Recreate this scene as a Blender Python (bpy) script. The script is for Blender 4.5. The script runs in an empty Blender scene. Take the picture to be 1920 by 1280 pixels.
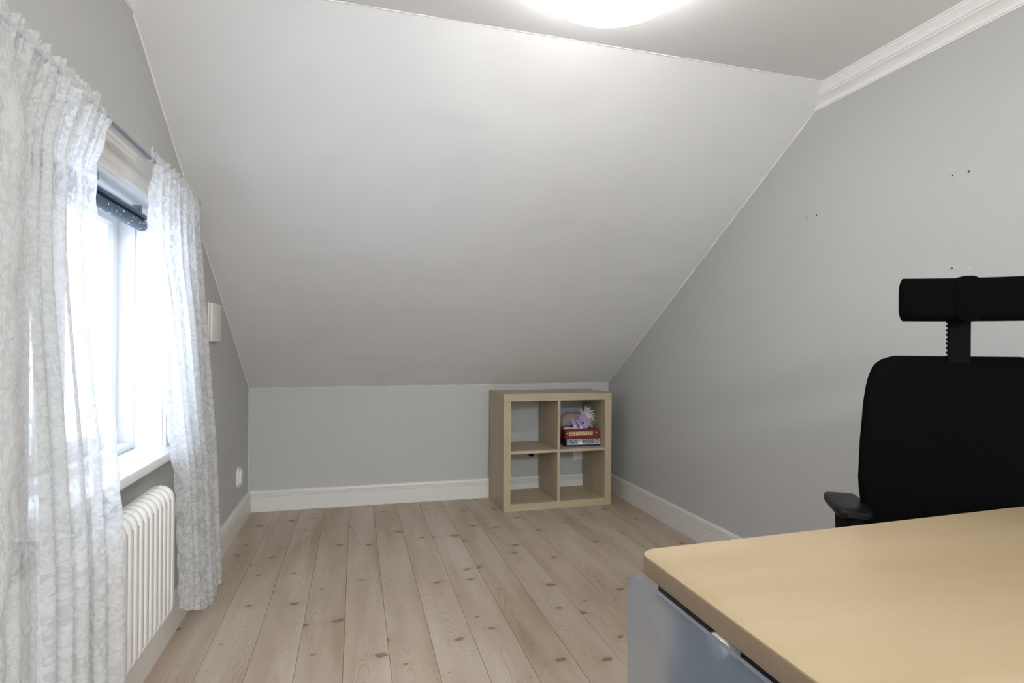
import bpy, bmesh, math, random
from mathutils import Vector, Matrix
random.seed(7)
R = math.radians
sc = bpy.context.scene
COL = sc.collection

# ------------------------------------------------------------------ camera, world, light, exposure
cam_d = bpy.data.cameras.new('camera')
cam = bpy.data.objects.new('camera', cam_d); COL.objects.link(cam)
cam_d.sensor_width = 36; cam_d.lens = 36 * 1061.87 / 1920
cam_d.shift_y = 13.3 / 1920; cam_d.clip_start = 0.02
cam.matrix_world = (Matrix.Translation((0, 0, 1.095)) @ Matrix.Rotation(-0.2695, 4, 'Z')
                    @ Matrix.Rotation(R(90), 4, 'X') @ Matrix.Rotation(0.0085, 4, 'Z'))
sc.camera = cam
w = bpy.data.worlds.new('overcast_sky'); sc.world = w; w.use_nodes = True
bg = w.node_tree.nodes['Background']
bg.inputs['Color'].default_value = (0.76, 0.88, 1.10, 1); bg.inputs['Strength'].default_value = 5.5
LAMP, FILL_REAR = 15.8, 80.0
sc.view_settings.view_transform = 'Standard'; sc.view_settings.look = 'None'
sc.view_settings.gamma = 1; sc.view_settings.use_curve_mapping = False
sc.view_settings.exposure = 0.08
sc.cycles.max_bounces = 12; sc.cycles.diffuse_bounces = 6
sc.cycles.transparent_max_bounces = 16
sc.cycles.sample_clamp_indirect = 6

# ------------------------------------------------------------------ room measures (metres)
XL, XR, YB, YF = -0.679, 1.910, 4.074, -3.30
ZKL, ZKR = 0.8203, 0.8375          # top of the knee wall, left and right end
YC, ZC = 1.905, 2.205              # where the slope meets the flat ceiling
WY0, WY1, WZ0, WZ1 = 1.43, 2.335, 0.695, 1.585   # window opening
PITCH = 0.1572

# ------------------------------------------------------------------ helpers
def link(name, me, mat=None, parent=None, loc=None):
    o = bpy.data.objects.new(name, me); COL.objects.link(o)
    if mat is not None and me is not None and not me.materials: me.materials.append(mat)
    if parent is not None: o.parent = parent
    if loc is not None: o.location = loc
    return o

def tag(o, label=None, cat=None, group=None, kind=None):
    if label: o['label'] = label
    if cat: o['category'] = cat
    if group: o['group'] = group
    if kind: o['kind'] = kind
    return o

def empty(name, loc, label, cat, rz=0, group=None):
    o = bpy.data.objects.new(name, None); COL.objects.link(o)
    o.location = loc; o.rotation_euler = (0, 0, rz); o.empty_display_size = .05
    return tag(o, label, cat, group)

def mesh(name, bm, mat=None, parent=None, loc=None, smooth=True, angle=40):
    bmesh.ops.recalc_face_normals(bm, faces=bm.faces)
    me = bpy.data.meshes.new(name); bm.to_mesh(me); bm.free()
    if smooth:
        for p in me.polygons: p.use_smooth = True
        try: me.set_sharp_from_angle(angle=R(angle))
        except Exception: pass
    return link(name, me, mat, parent, loc)

def box(x0, x1, y0, y1, z0, z1, bev=0, seg=2, bm=None):
    own = bmesh.new()
    bmesh.ops.create_cube(own, size=1)
    for v in own.verts:
        v.co = ((x0 + x1) / 2 + v.co.x * (x1 - x0), (y0 + y1) / 2 + v.co.y * (y1 - y0), (z0 + z1) / 2 + v.co.z * (z1 - z0))
    if bev: bmesh.ops.bevel(own, geom=own.edges[:], offset=bev, segments=seg, profile=.5, affect='EDGES')
    return merge(bm, own)

def merge(bm, own):
    if bm is None: return own
    t = bpy.data.meshes.new('tmp'); own.to_mesh(t); own.free(); bm.from_mesh(t); bpy.data.meshes.remove(t); return bm

def rrect(w, h, r, n=6):
    """rounded rectangle outline centred on the origin"""
    pts = []
    for cx, cy, a0 in ((w/2-r, h/2-r, 0), (-w/2+r, h/2-r, 90), (-w/2+r, -h/2+r, 180), (w/2-r, -h/2+r, 270)):
        for k in range(n + 1):
            a = R(a0 + 90 * k / n); pts.append((cx + r * math.cos(a), cy + r * math.sin(a)))
    return pts

def prism(pts, f0, f1, bev=0, seg=2):
    """extrude outline pts; f0/f1 map (a, b) to the two end positions"""
    bm = bmesh.new()
    A = [bm.verts.new(f0(*p)) for p in pts]; B = [bm.verts.new(f1(*p)) for p in pts]
    n = len(pts)
    for i in range(n): bm.faces.new((A[i], A[(i+1) % n], B[(i+1) % n], B[i]))
    c1 = bm.faces.new(A[::-1]); c2 = bm.faces.new(B)
    if bev:
        bmesh.ops.bevel(bm, geom=list(set(c1.edges[:] + c2.edges[:])), offset=bev, segments=seg, profile=.5, affect='EDGES')
    return bm

def tube(path, r, n=10, cap=True, radii=None):
    bm = bmesh.new(); P = [Vector(p) for p in path]; rings = []
    up = Vector((0.3, 0.2, 1)).normalized()
    for i, p in enumerate(P):
        d = (P[min(i+1, len(P)-1)] - P[max(i-1, 0)]).normalized()
        s = d.cross(up)
        if s.length < 1e-4: s = d.cross(Vector((1, 0, 0)))
        s.normalize(); t = s.cross(d).normalized()
        rr = radii[i] if radii else r
        rings.append([bm.verts.new(p + s * rr * math.cos(2*math.pi*k/n) + t * rr * math.sin(2*math.pi*k/n)) for k in range(n)])
    for a, b in zip(rings, rings[1:]):
        for k in range(n): bm.faces.new((a[k], a[(k+1) % n], b[(k+1) % n], b[k]))
    if cap: bm.faces.new(rings[0][::-1]); bm.faces.new(rings[-1])
    return bm

def lathe(prof, n=32, bm=None):
    """revolve (r, z) profile about z"""
    own = bmesh.new(); rings = []
    for r, z in prof:
        if r < 1e-5: rings.append([own.verts.new((0, 0, z))])
        else: rings.append([own.verts.new((r*math.cos(2*math.pi*k/n), r*math.sin(2*math.pi*k/n), z)) for k in range(n)])
    for a, b in zip(rings, rings[1:]):
        for k in range(n):
            k2 = (k+1) % n
            if len(a) == 1 and len(b) == 1: continue
            if len(a) == 1: own.faces.new((a[0], b[k2], b[k]))
            elif len(b) == 1: own.faces.new((a[k], a[k2], b[0]))
            else: own.faces.new((a[k], a[k2], b[k2], b[k]))
    return merge(bm, own)

def ellipsoid(c, r, rot=None, bm=None, u=20, v=12):
    own = bmesh.new(); bmesh.ops.create_uvsphere(own, u_segments=u, v_segments=v, radius=1)
    M = Matrix.Translation(c) @ (rot.to_4x4() if rot else Matrix.Identity(4)) @ Matrix.Diagonal((*r, 1))
    bmesh.ops.transform(own, matrix=M, verts=own.verts)
    return merge(bm, own)

def lerp_table(tab, z):
    tab = sorted(tab)
    if z <= tab[0][0]: return tab[0][1]
    for (a, va), (b, vb) in zip(tab, tab[1:]):
        if z <= b:
            t = (z - a) / (b - a); t = t*t*(3-2*t) if False else t
            return va + (vb - va) * t
    return tab[-1][1]

# ------------------------------------------------------------------ node helpers
class NT:
    def __init__(s, name):
        s.m = bpy.data.materials.new(name); s.m.use_nodes = True; s.t = s.m.node_tree
        s.b = s.t.nodes['Principled BSDF']; s.out = s.t.nodes['Material Output']
    def n(s, typ, ins=None, **props):
        nd = s.t.nodes.new(typ)
        for k, v in props.items(): setattr(nd, k, v)
        for k, v in (ins or {}).items(): s.set(nd, k, v)
        return nd
    def set(s, nd, k, v):
        sock = nd.inputs[k]
        if isinstance(v, bpy.types.NodeSocket): s.t.links.new(v, sock)
        elif isinstance(v, (tuple, list)) and len(v) == 3 and sock.type == 'RGBA': sock.default_value = (*v, 1)
        else: sock.default_value = v
    def math(s, op, a, b=0.0, c=0.0):
        nd = s.n('ShaderNodeMath', {0: a, 1: b, 2: c}, operation=op); return nd.outputs[0]
    def vmath(s, op, a, b=(0, 0, 0)):
        nd = s.n('ShaderNodeVectorMath', {0: a, 1: b}, operation=op); return nd.outputs[0]
    def mix(s, f, a, b):
        nd = s.n('ShaderNodeMix', {}, data_type='RGBA')
        s.set(nd, 0, f); s.set(nd, 6, a); s.set(nd, 7, b); return nd.outputs[2]
    def ramp(s, f, lo, hi, a=0.0, b=1.0):
        nd = s.n('ShaderNodeMapRange', {0: f, 1: lo, 2: hi, 3: a, 4: b}); return nd.outputs[0]
    def noise(s, vec, scale, detail=2, rough=.5, dim='3D'):
        return s.n('ShaderNodeTexNoise', {'Vector': vec, 'Scale': scale, 'Detail': detail, 'Roughness': rough}, noise_dimensions=dim).outputs[0]
    def coord(s, which='Object'): return s.n('ShaderNodeTexCoord').outputs[which]
    def scale(s, vec, sx): return s.n('ShaderNodeMapping', {'Vector': vec, 'Scale': sx}).outputs[0]
    def bump(s, h, strength, dist=.001):
        s.set(s.b, 'Normal', s.n('ShaderNodeBump', {'Height': h, 'Strength': strength, 'Distance': dist}).outputs[0])
    def base(s, col, rough=.5, spec=.5, metal=0):
        s.set(s.b, 'Base Color', col); s.set(s.b, 'Roughness', rough); s.b.inputs['Specular IOR Level'].default_value = spec
        s.b.inputs['Metallic'].default_value = metal

def paint(name, col, rough=.55, spec=.4, var=.03, bump=.06, scale=60):
    t = NT(name); c = t.coord()
    f = t.noise(c, 1.7, 3)
    dark = tuple(v * (1 - var) for v in col); light = tuple(min(1, v * (1 + var)) for v in col)
    t.base(t.mix(f, dark, light), rough, spec)
    if bump: t.bump(t.noise(c, scale, 3), bump)
    return t.m

def plastic(name, col, rough=.4, spec=.5, metal=0):
    t = NT(name); c = t.coord()
    f = t.noise(c, 25, 2)
    t.base(t.mix(f, tuple(v*.94 for v in col), tuple(min(1, v*1.05) for v in col)), rough, spec, metal)
    return t.m

# ------------------------------------------------------------------ materials
M = {}
M['wall'] = paint('wall_grey_paint', (0.490, 0.486, 0.470), .5, .35, .015, .05, 220)
def slope_mat():
    t = NT('slope_white_paint'); c = t.coord()
    blot = t.noise(c, 1.3, 4, .55)
    col = t.mix(t.ramp(blot, .35, .7), (0.745, 0.745, 0.745), (0.705, 0.70, 0.70))
    # browner towards the lower edge, broken up by noise
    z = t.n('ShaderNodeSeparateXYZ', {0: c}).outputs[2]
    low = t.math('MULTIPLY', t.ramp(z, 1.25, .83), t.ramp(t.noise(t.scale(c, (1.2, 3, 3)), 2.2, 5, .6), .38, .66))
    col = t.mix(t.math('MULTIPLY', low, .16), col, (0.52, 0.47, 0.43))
    # a few wiped smudges
    sm = t.noise(t.scale(c, (1, 2.2, 2.2)), 2.6, 1, .3)
    col = t.mix(t.math('MULTIPLY', t.ramp(sm, .62, .8), .10), col, (0.4, 0.4, 0.41))
    t.base(col, .45, .35); t.bump(t.noise(c, 180, 3), .05)
    return t.m
M['slope'] = slope_mat()
M['ceiling'] = paint('ceiling_white_paint', (0.78, 0.77, 0.765), .6, .3, .015, .04, 200)
M['trim'] = paint('white_trim_paint', (0.72, 0.69, 0.65), .35, .5, .02, .03, 90)
M['caulk'] = paint('caulk_white', (0.82, 0.80, 0.76), .5, .3, .05, .2, 150)
M['cornice'] = paint('cornice_white', (0.84, 0.83, 0.82), .45, .4, .01, 0)
M['window'] = paint('window_white_paint', (0.88, 0.885, 0.89), .35, .5, .01, .02, 90)
M['radiator'] = paint('radiator_enamel', (0.82, 0.80, 0.77), .3, .5, .01, 0)
M['white_plastic'] = plastic('white_plastic', (0.78, 0.76, 0.72), .4)
M['dark_gap'] = plastic('dark_gap', (0.02, 0.02, 0.02), .8)

def pine():
    t = NT('pine_floor'); c = t.coord()
    rnd = t.n('ShaderNodeObjectInfo').outputs['Random']
    s = t.n('ShaderNodeSeparateXYZ', {0: c}); x, y = s.outputs[0], s.outputs[1]
    off = t.math('MULTIPLY', rnd, 137.0)
    yy = t.math('ADD', y, off)
    v2 = t.n('ShaderNodeCombineXYZ', {0: x, 1: yy, 2: off}).outputs[0]
    # knots: one cell is about a board wide and 0.3 m long
    kv = t.scale(v2, (7.5, 3.4, 1)); 
    vor = t.n('ShaderNodeTexVoronoi', {'Vector': kv, 'Scale': 1.0, 'Randomness': 1.0}, voronoi_dimensions='2D', feature='F1')
    d = t.n('ShaderNodeSeparateXYZ', {0: t.vmath('SUBTRACT', kv, vor.outputs['Position'])})
    vc = t.n('ShaderNodeSeparateXYZ', {0: vor.outputs['Color']})
    dx = t.math('MULTIPLY', d.outputs[0], 1/7.5/1.5); dy = t.math('MULTIPLY', d.outputs[1], 1/3.4)
    dxr = t.math('ADD', dx, t.math('MULTIPLY', dy, t.math('SUBTRACT', vc.outputs[1], .5)))
    rk = t.math('SQRT', t.math('ADD', t.math('MULTIPLY', dxr, dxr), t.math('MULTIPLY', dy, dy)))
    size = t.ramp(vc.outputs[0], .18, 1.0, 0.002, .0165)
    rk_n = t.math('DIVIDE', rk, t.math('ADD', size, .0004))
    rk_w = t.math('ADD', rk_n, t.math('MULTIPLY', t.math('SUBTRACT', t.noise(v2, 70, 2), .5), .7))
    knot = t.ramp(rk_w, 1.1, .7)
    halo = t.math('POWER', 2.718, t.math('MULTIPLY', t.math('MULTIPLY', rk_n, rk_n), -.16))
    has = t.ramp(vc.outputs[0], .18, .45)
    # growth rings of a flat-sawn board
    cx = t.math('ADD', t.math('MULTIPLY', t.math('SUBTRACT', rnd, .5), .07), PITCH/2)
    h = t.ramp(t.noise(t.n('ShaderNodeCombineXYZ', {0: off, 1: yy, 2: 0.0}).outputs[0], .9, 3, .5), .3, .75, .004, .11)
    xx = t.math('SUBTRACT', x, cx)
    rr = t.math('SQRT', t.math('ADD', t.math('MULTIPLY', xx, xx), t.math('MULTIPLY', h, h)))
    rr = t.math('ADD', rr, t.math('MULTIPLY', t.math('MULTIPLY', halo, has), .012))
    rr = t.math('ADD', rr, t.math('MULTIPLY', t.noise(t.scale(v2, (14, 2.2, 1)), 1.5, 3), .006))
    ring = t.math('SINE', t.math('MULTIPLY', rr, 1150.0))
    ring = t.math('POWER', t.ramp(ring, -1, 1), 3.0)
    fib = t.noise(t.scale(v2, (420, 9, 1)), 1.0, 2)
    broad = t.noise(t.scale(v2, (9, 1.1, 1)), 1.0, 3)
    base = t.mix(rnd, (0.525, 0.445, 0.358), (0.615, 0.530, 0.440))
    base = t.mix(t.ramp(broad, .3, .75), base, (0.375, 0.275, 0.195))
    white = t.noise(t.scale(v2, (5, 1.6, 1)), 1.3, 2)
    base = t.mix(t.math('MULTIPLY', t.ramp(white, .5, .75), .4), base, (0.56, 0.47, 0.39))
    amp = t.ramp(t.noise(t.scale(v2, (6, .9, 1)), 1.7, 2), .35, .7, .04, .36)
    col = t.mix(t.math('MULTIPLY', ring, amp), base, (0.235, 0.150, 0.095))
    col = t.mix(t.math('MULTIPLY', t.ramp(fib, .45, .75), .22), col, (0.33, 0.24, 0.17))
    col = t.mix(t.math('MULTIPLY', t.math('MULTIPLY', halo, has), .28), col, (0.32, 0.21, 0.135))
    kc = t.mix(t.ramp(rk_n, .1, .9), (0.22, 0.140, 0.085), (0.125, 0.075, 0.045))
    col = t.mix(t.math('MULTIPLY', knot, .8), col, kc)
    t.base(col, t.ramp(broad, .3, .8, .42, .55), .35)
    t.bump(t.math('ADD', t.math('MULTIPLY', ring, -.4), fib), .12, .0006)
    return t.m
M['pine'] = pine()

def streak(name, c1, c2, stretch, rough=.4, spec=.4, k=1.0, fine=.25):
    t = NT(name); c = t.coord()
    a = t.noise(t.scale(c, stretch), 1.0, 4, .55)
    b = t.noise(t.scale(c, tuple(v*5 for v in stretch)), 1.0, 3, .6)
    f = t.math('ADD', t.math('MULTIPLY', t.ramp(a, .3, .7), 1 - fine), t.math('MULTIPLY', t.ramp(b, .3, .7), fine))
    t.base(t.mix(t.math('MULTIPLY', f, k), c1, c2), rough, spec); return t.m
M['desk'] = streak('desk_birch', (0.535, 0.415, 0.265), (0.455, 0.335, 0.190), (1.6, 9, 9), .38, .4, 1.0, .12)
M['desk_edge'] = streak('desk_edge_band', (0.33, 0.235, 0.165), (0.27, 0.19, 0.13), (2, 2, 60), .45)
M['shelf'] = streak('shelf_birch_foil', (0.50, 0.415, 0.285), (0.41, 0.325, 0.21), (16, 16, 1.5), .45, .35)
M['shelf_h'] = streak('shelf_birch_foil_across', (0.50, 0.415, 0.285), (0.42, 0.335, 0.22), (1.5, 16, 16), .45, .35)

def fabric(name, col, scale=900, rough=.9):
    t = NT(name); c = t.coord()
    f = t.noise(c, scale, 2)
    t.base(t.mix(f, tuple(v*.7 for v in col), tuple(v*1.3 for v in col)), rough, .15)
    t.b.inputs['Specular IOR Level'].default_value = .03; t.bump(f, .25, .0006); return t.m
M['black_fabric'] = fabric('black_upholstery', (0.0028, 0.0028, 0.0029), 700)
M['black_plastic'] = plastic('black_plastic', (0.005, 0.005, 0.005), .38, .2)
M['black_matte'] = plastic('black_matte_plastic', (0.004, 0.004, 0.004), .7, .04)
M['black_metal'] = plastic('black_metal', (0.008, 0.008, 0.008), .5, .4)
M['grey_metal'] = plastic('grey_metal', (0.26, 0.28, 0.31), .45, .4, .3)
M['silver'] = plastic('silver_clamp', (0.72, 0.69, 0.64), .3, .5, .3)
M['rod'] = plastic('rod_grey_metal', (0.30, 0.31, 0.34), .35, .5, .5)
M['rod_light'] = plastic('rod_light_metal', (0.60, 0.60, 0.62), .3, .5, .5)

def blind_mat():
    t = NT('blind_dark_blue'); c = t.coord()
    v = t.n('ShaderNodeTexVoronoi', {'Vector': t.scale(c, (1, 1, 1)), 'Scale': 70.0}, feature='F1')
    vs = t.n('ShaderNodeSeparateXYZ', {0: v.outputs['Color']})
    sp = t.math('LESS_THAN', v.outputs['Distance'], t.ramp(vs.outputs[0], .4, 1.0, 0, .3))
    t.base(t.mix(sp, (0.052, 0.088, 0.128), (0.8, 0.85, 0.9)), .5, .4); return t.m
M['blind'] = blind_mat()

def lace():
    t = NT('white_lace'); uv = t.coord('UV')
    nz = t.n('ShaderNodeTexNoise', {'Vector': uv, 'Scale': 14.0, 'Detail': 2.0}).outputs['Color']
    p = t.vmath('ADD', uv, t.vmath('MULTIPLY', t.vmath('SUBTRACT', nz, (.5, .5, .5)), (.022, .022, 0)))
    def blossoms(vec, scale, rad, petals, depth, seed):
        vv = t.vmath('ADD', vec, (seed, seed*1.7, 0))
        v = t.n('ShaderNodeTexVoronoi', {'Vector': vv, 'Scale': scale, 'Randomness': .8}, voronoi_dimensions='2D', feature='F1')
        q = t.n('ShaderNodeSeparateXYZ', {0: t.vmath('SUBTRACT', vv, v.outputs['Position'])})
        cr = t.n('ShaderNodeSeparateXYZ', {0: v.outputs['Color']})
        ang = t.math('ADD', t.math('ARCTAN2', q.outputs[1], q.outputs[0]), t.math('MULTIPLY', cr.outputs[0], 6.28))
        r = t.math('SQRT', t.math('ADD', t.math('MULTIPLY', q.outputs[0], q.outputs[0]), t.math('MULTIPLY', q.outputs[1], q.outputs[1])))
        lim = t.math('MULTIPLY', t.math('ADD', t.math('MULTIPLY', t.math('ABSOLUTE', t.math('COSINE', t.math('MULTIPLY', ang, petals/2))), depth), 1-depth), rad)
        e = t.math('DIVIDE', r, lim)
        return t.ramp(e, 1.12, .82), e
    f1, e1 = blossoms(p, 8.5, .050, 5, .6, 0)
    eye = t.ramp(t.math('ABSOLUTE', t.math('SUBTRACT', e1, .45)), .05, .1)
    f1 = t.math('MULTIPLY', f1, t.math('ADD', t.math('MULTIPLY', eye, .6), .4))
    f2, _ = blossoms(p, 24.0, .016, 2, .85, 3.3)
    f3, _ = blossoms(p, 60.0, .0055, 4, .2, 8.1)
    wv = t.n('ShaderNodeTexWave', {'Vector': p, 'Scale': 2.6, 'Distortion': 7.0, 'Detail': 1.0, 'Detail Scale': 1.2}).outputs['Fac']
    vine = t.ramp(t.math('ABSOLUTE', t.math('SUBTRACT', wv, .5)), .06, .035)
    m = t.math('MAXIMUM', t.math('MAXIMUM', f1, f2), t.math('MAXIMUM', t.math('MULTIPLY', f3, .7), t.math('MULTIPLY', vine, .75)))
    m = t.math('MULTIPLY', m, t.ramp(t.noise(uv, 95, 3, .6), .34, .60, .45, 1.0))
    su = t.n('ShaderNodeSeparateXYZ', {0: uv})
    # fine diagonal net
    net = t.ramp(t.math('SINE', t.math('MULTIPLY', t.math('ADD', su.outputs[0], su.outputs[1]), 1100.0)), -1, 1, -.09, .09)
    alpha = t.math('ADD', t.math('ADD', t.math('MULTIPLY', m, .34), .54), t.math('MULTIPLY', net, .4))
    dif = t.n('ShaderNodeBsdfDiffuse', {'Color': (0.84, 0.84, 0.845)}).outputs[0]
    tra = t.n('ShaderNodeBsdfTranslucent', {'Color': (0.82, 0.83, 0.84)}).outputs[0]
    cloth = t.n('ShaderNodeMixShader', {0: .52, 1: dif, 2: tra}).outputs[0]
    tp = t.n('ShaderNodeBsdfTransparent').outputs[0]
    t.t.links.new(t.n('ShaderNodeMixShader', {0: alpha, 1: tp, 2: cloth}).outputs[0], t.out.inputs[0])
    return t.m
M['lace'] = lace()

def glass():
    t = NT('window_glass')
    fc = t.n('ShaderNodeLayerWeight', {'Blend': .5}).outputs['Facing']
    fr = t.math('ADD', t.math('MULTIPLY', t.math('POWER', fc, 5.0), .7), .03)
    tp = t.n('ShaderNodeBsdfTransparent', {'Color': (.97, .985, .98)}).outputs[0]
    gl = t.n('ShaderNodeBsdfGlossy', {'Roughness': .02}).outputs[0]
    t.t.links.new(t.n('ShaderNodeMixShader', {0: fr, 1: tp, 2: gl}).outputs[0], t.out.inputs[0]); return t.m
M['glass'] = glass()

def frosted():
    t = NT('frosted_acrylic')
    t.base((0.66, 0.73, 0.83), .30, .5); t.b.inputs['Transmission Weight'].default_value = .88
    t.b.inputs['IOR'].default_value = 1.2
    return t.m
M['frosted'] = frosted()

def emit(name, col, k):
    t = NT(name); t.base((.8, .8, .8), .4)
    t.set(t.b, 'Emission Color', col); t.b.inputs['Emission Strength'].default_value = k; return t.m
M['lamp'] = emit('lamp_opal_glass', (0.985, 0.975, 0.97), LAMP)
M['fill_rear'] = emit('rear_fill_glow', (.905, 1.0, 1.07), FILL_REAR)  # glow of the added fill dome behind the camera
M['red_box'] = paint('box_dark_red', (0.165, 0.028, 0.022), .4, .4, .1, 0)
M['black_box'] = paint('box_near_black', (0.025, 0.022, 0.028), .4, .4, .1, 0)
M['print_blue'] = paint('box_print_grey_blue', (0.36, 0.43, 0.47), .4, .4, .06, 0)
M['print_cream'] = paint('box_print_cream', (0.72, 0.52, 0.30), .4, .4, .05, 0)
M['print_white'] = paint('box_print_white', (0.8, 0.78, 0.74), .4, .4, .02, 0)
M['print_red'] = paint('box_print_red', (0.30, 0.05, 0.035), .4, .4, .02, 0)
M['print_dark'] = paint('box_print_dark_brown', (0.07, 0.015, 0.010), .4, .4, .02, 0)
M['print_maroon'] = paint('box_print_maroon', (0.13, 0.02, 0.02), .4, .4, .02, 0)
M['print_teal'] = paint('box_print_teal', (0.012, 0.05, 0.08), .4, .4, .02, 0)
M['lilac'] = fabric('plush_lilac', (0.36, 0.29, 0.45), 300)
M['plush_pink'] = fabric('plush_dusty_pink', (0.30, 0.225, 0.22), 250)
M['mane'] = fabric('plush_white_hair', (0.66, 0.60, 0.66), 200)
M['hoof'] = plastic('plush_shiny_foot', (0.55, 0.48, 0.60), .15, .8)
M['eye'] = plastic('plush_eye_black', (0.01, 0.01, 0.012), .1, .6)
M['yellow_plug'] = plastic('plug_yellow_green', (0.50, 0.45, 0.15), .5)

# ------------------------------------------------------------------ the room shell
def S(o, label=None): return tag(o, label, None, None, 'structure')
T = .25
floor = S(mesh('floor', box(XL-T, XR+T, YF-T, YB+T, -.12, -.021), M['dark_gap'], smooth=False))
S(mesh('ceiling', box(XL-T, XR+T, YF-T, YC+.02, ZC, ZC+.12), M['ceiling'], smooth=False))
def slope_bm():
    bm = bmesh.new()
    k = .1
    lo = [(XL, YB+.0, ZKL), (XR, YB, ZKR), (XR, YC, ZC), (XL, YC, ZC)]
    def ext(p, q, d):  # run the slab a little into walls on either side
        v = Vector(q) - Vector(p); return Vector(p) - v.normalized() * d
    A = [ext(lo[0], lo[1], .2), ext(lo[1], lo[0], .2), ext(lo[2], lo[3], .2), ext(lo[3], lo[2], .2)]
    dn = (Vector(lo[0]) - Vector(lo[3])).normalized() * .2
    A[0] = A[0] + dn; A[1] = A[1] + dn
    up = Vector((0, .535, .845)) * .1
    V = [bm.verts.new(p) for p in A] + [bm.verts.new(p + up) for p in A]
    for f in ((0,1,2,3), (7,6,5,4), (0,4,5,1), (1,5,6,2), (2,6,7,3), (3,7,4,0)): bm.faces.new([V[i] for i in f])
    return bm
slope = S(mesh('ceiling_slope', slope_bm(), M['slope'], smooth=False))
wall_back = S(mesh('wall_back', box(XL-T, XR+T, YB, YB+T, -.05, ZKR+.1), M['wall'], smooth=False))
wall_right = S(mesh('wall_right', box(XR, XR+T, YF-T, YB+T, -.05, ZC+.1), M['wall'], smooth=False))
S(mesh('wall_rear', box(XL-T, XR+T, YF-T, YF, -.05, ZC+.1), M['ceiling'], smooth=False))

def wall_hole(x0, x1, ys, zs):
    """slab between x0 and x1 with a rectangular opening in the middle cell of ys x zs"""
    bm = bmesh.new(); V = {}
    for i, y in enumerate(ys):
        for j, z in enumerate(zs):
            for k, x in enumerate((x0, x1)): V[i, j, k] = bm.verts.new((x, y, z))
    for i in range(3):
        for j in range(3):
            if (i, j) == (1, 1): continue
            for k in (0, 1): bm.faces.new([V[i, j, k], V[i+1, j, k], V[i+1, j+1, k], V[i, j+1, k]])
    for a, b in (((1,1),(2,1)), ((2,1),(2,2)), ((2,2),(1,2)), ((1,2),(1,1))):
        bm.faces.new([V[(*a, 0)], V[(*b, 0)], V[(*b, 1)], V[(*a, 1)]])
    ring = [(0,0),(1,0),(2,0),(3,0),(3,1),(3,2),(3,3),(2,3),(1,3),(0,3),(0,2),(0,1)]
    for a, b in zip(ring, ring[1:] + ring[:1]): bm.faces.new([V[(*a, 0)], V[(*b, 0)], V[(*b, 1)], V[(*a, 1)]])
    return bm
wall_left = S(mesh('wall_left', wall_hole(XL, XL-.22, [YF-T, WY0-.0125, WY1+.0125, YB+T], [-.05, WZ0-.0005, WZ1+.0125, ZC+.1]), M['wall'], smooth=False))

# floor boards, each its own plank
pw = PITCH - .0010
def plank_mesh(w):
    bm = box(0, w, YF, YB, -.021, 0, .0009, 1)
    bmesh.ops.recalc_face_normals(bm, faces=bm.faces)
    me = bpy.data.meshes.new('plank'); bm.to_mesh(me); bm.free(); me.materials.append(M['pine']); return me
pm = plank_mesh(pw)
n0 = -5
for n in range(n0, 13):
    x = -.032 + PITCH * n
    me = pm
    if n == n0: x, me = XL, plank_mesh(-.032 + PITCH*(n+1) - XL - .0016)
    elif x + pw > XR: me = plank_mesh(XR - x)
    o = link('plank', me, None, floor, (x, 0, random.uniform(-.0007, .0)))
    o.rotation_euler = (0, random.uniform(-.002, .002), 0)

# baseboards, profile (out from wall, height)
BP = [(0, 0), (.022, 0), (.022, .098), (.015, .1005), (.015, .103), (.021, .105), (.021, .114), (.014, .1165), (.014, .119), (.0185, .121), (.0185, .128), (.015, .136), (.008, .140), (0, .140)]
S(mesh('baseboard_left', prism(BP, lambda a, b: (XL+a, YF, b), lambda a, b: (XL+a, YB, b)), M['trim'], angle=25))
S(mesh('baseboard_right', prism(BP, lambda a, b: (XR-a, YF, b), lambda a, b: (XR-a, YB, b)), M['trim'], angle=25))
S(mesh('baseboard_back', prism(BP, lambda a, b: (XL+a, YB-a, b), lambda a, b: (XR-a, YB-a, b)), M['trim'], angle=25))
S(mesh('baseboard_rear', prism(BP, lambda a, b: (XL+.02, YF+a, b), lambda a, b: (XR-.02, YF+a, b)), M['trim'], angle=25))

# cornice on the right and left wall, ending against the slope: profile (out from wall, down from ceiling)
CP = [(0, 0), (.070, 0), (.070, .005), (.064, .0075), (.0635, .012), (.058, .016), (.050, .026), (.046, .034), (.040, .036), (.0395, .040), (.031, .043), (.019, .050), (.011, .058), (.0085, .064), (.0085, .070), (.004, .072), (.004, .076), (0, .076)]
def slope_y(d): return YC + d / .634
S(mesh('trim_1', prism(CP, lambda a, d: (XR-a, YF, ZC-d), lambda a, d: (XR-a, slope_y(d), ZC-d)), M['cornice'], angle=20))
S(mesh('trim_2', prism(CP, lambda a, d: (XL+a, YF, ZC-d), lambda a, d: (XL+a, slope_y(d), ZC-d)), M['cornice'], angle=20))
# caulk beads along the joints of the slope, and in the back corners
def bead(n, a, b, r=.0032, seg=60):
    a, b = Vector(a), Vector(b)
    pts = [a.lerp(b, i/seg) + Vector([random.uniform(-.0012, .0012) for _ in range(3)]) for i in range(seg+1)]
    S(mesh(f'trim_{n}', tube(pts, r, 6, radii=[r*random.uniform(.7, 1.35) for _ in pts]), M['caulk']))
bead(3, (XL, YB, ZKL), (XL, slope_y(.076), ZC-.076), .004)
bead(4, (XR, YB, ZKR), (XR, slope_y(.076), ZC-.076), .0042)
bead(5, (XL, YB, ZKL), (XR, YB, ZKR), .0028, 80)
bead(6, (XL, YB, .14), (XL, YB, ZKL), .002)
bead(7, (XL+.07, YC, ZC), (XR-.07, YC, ZC), .0022, 60)

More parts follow.
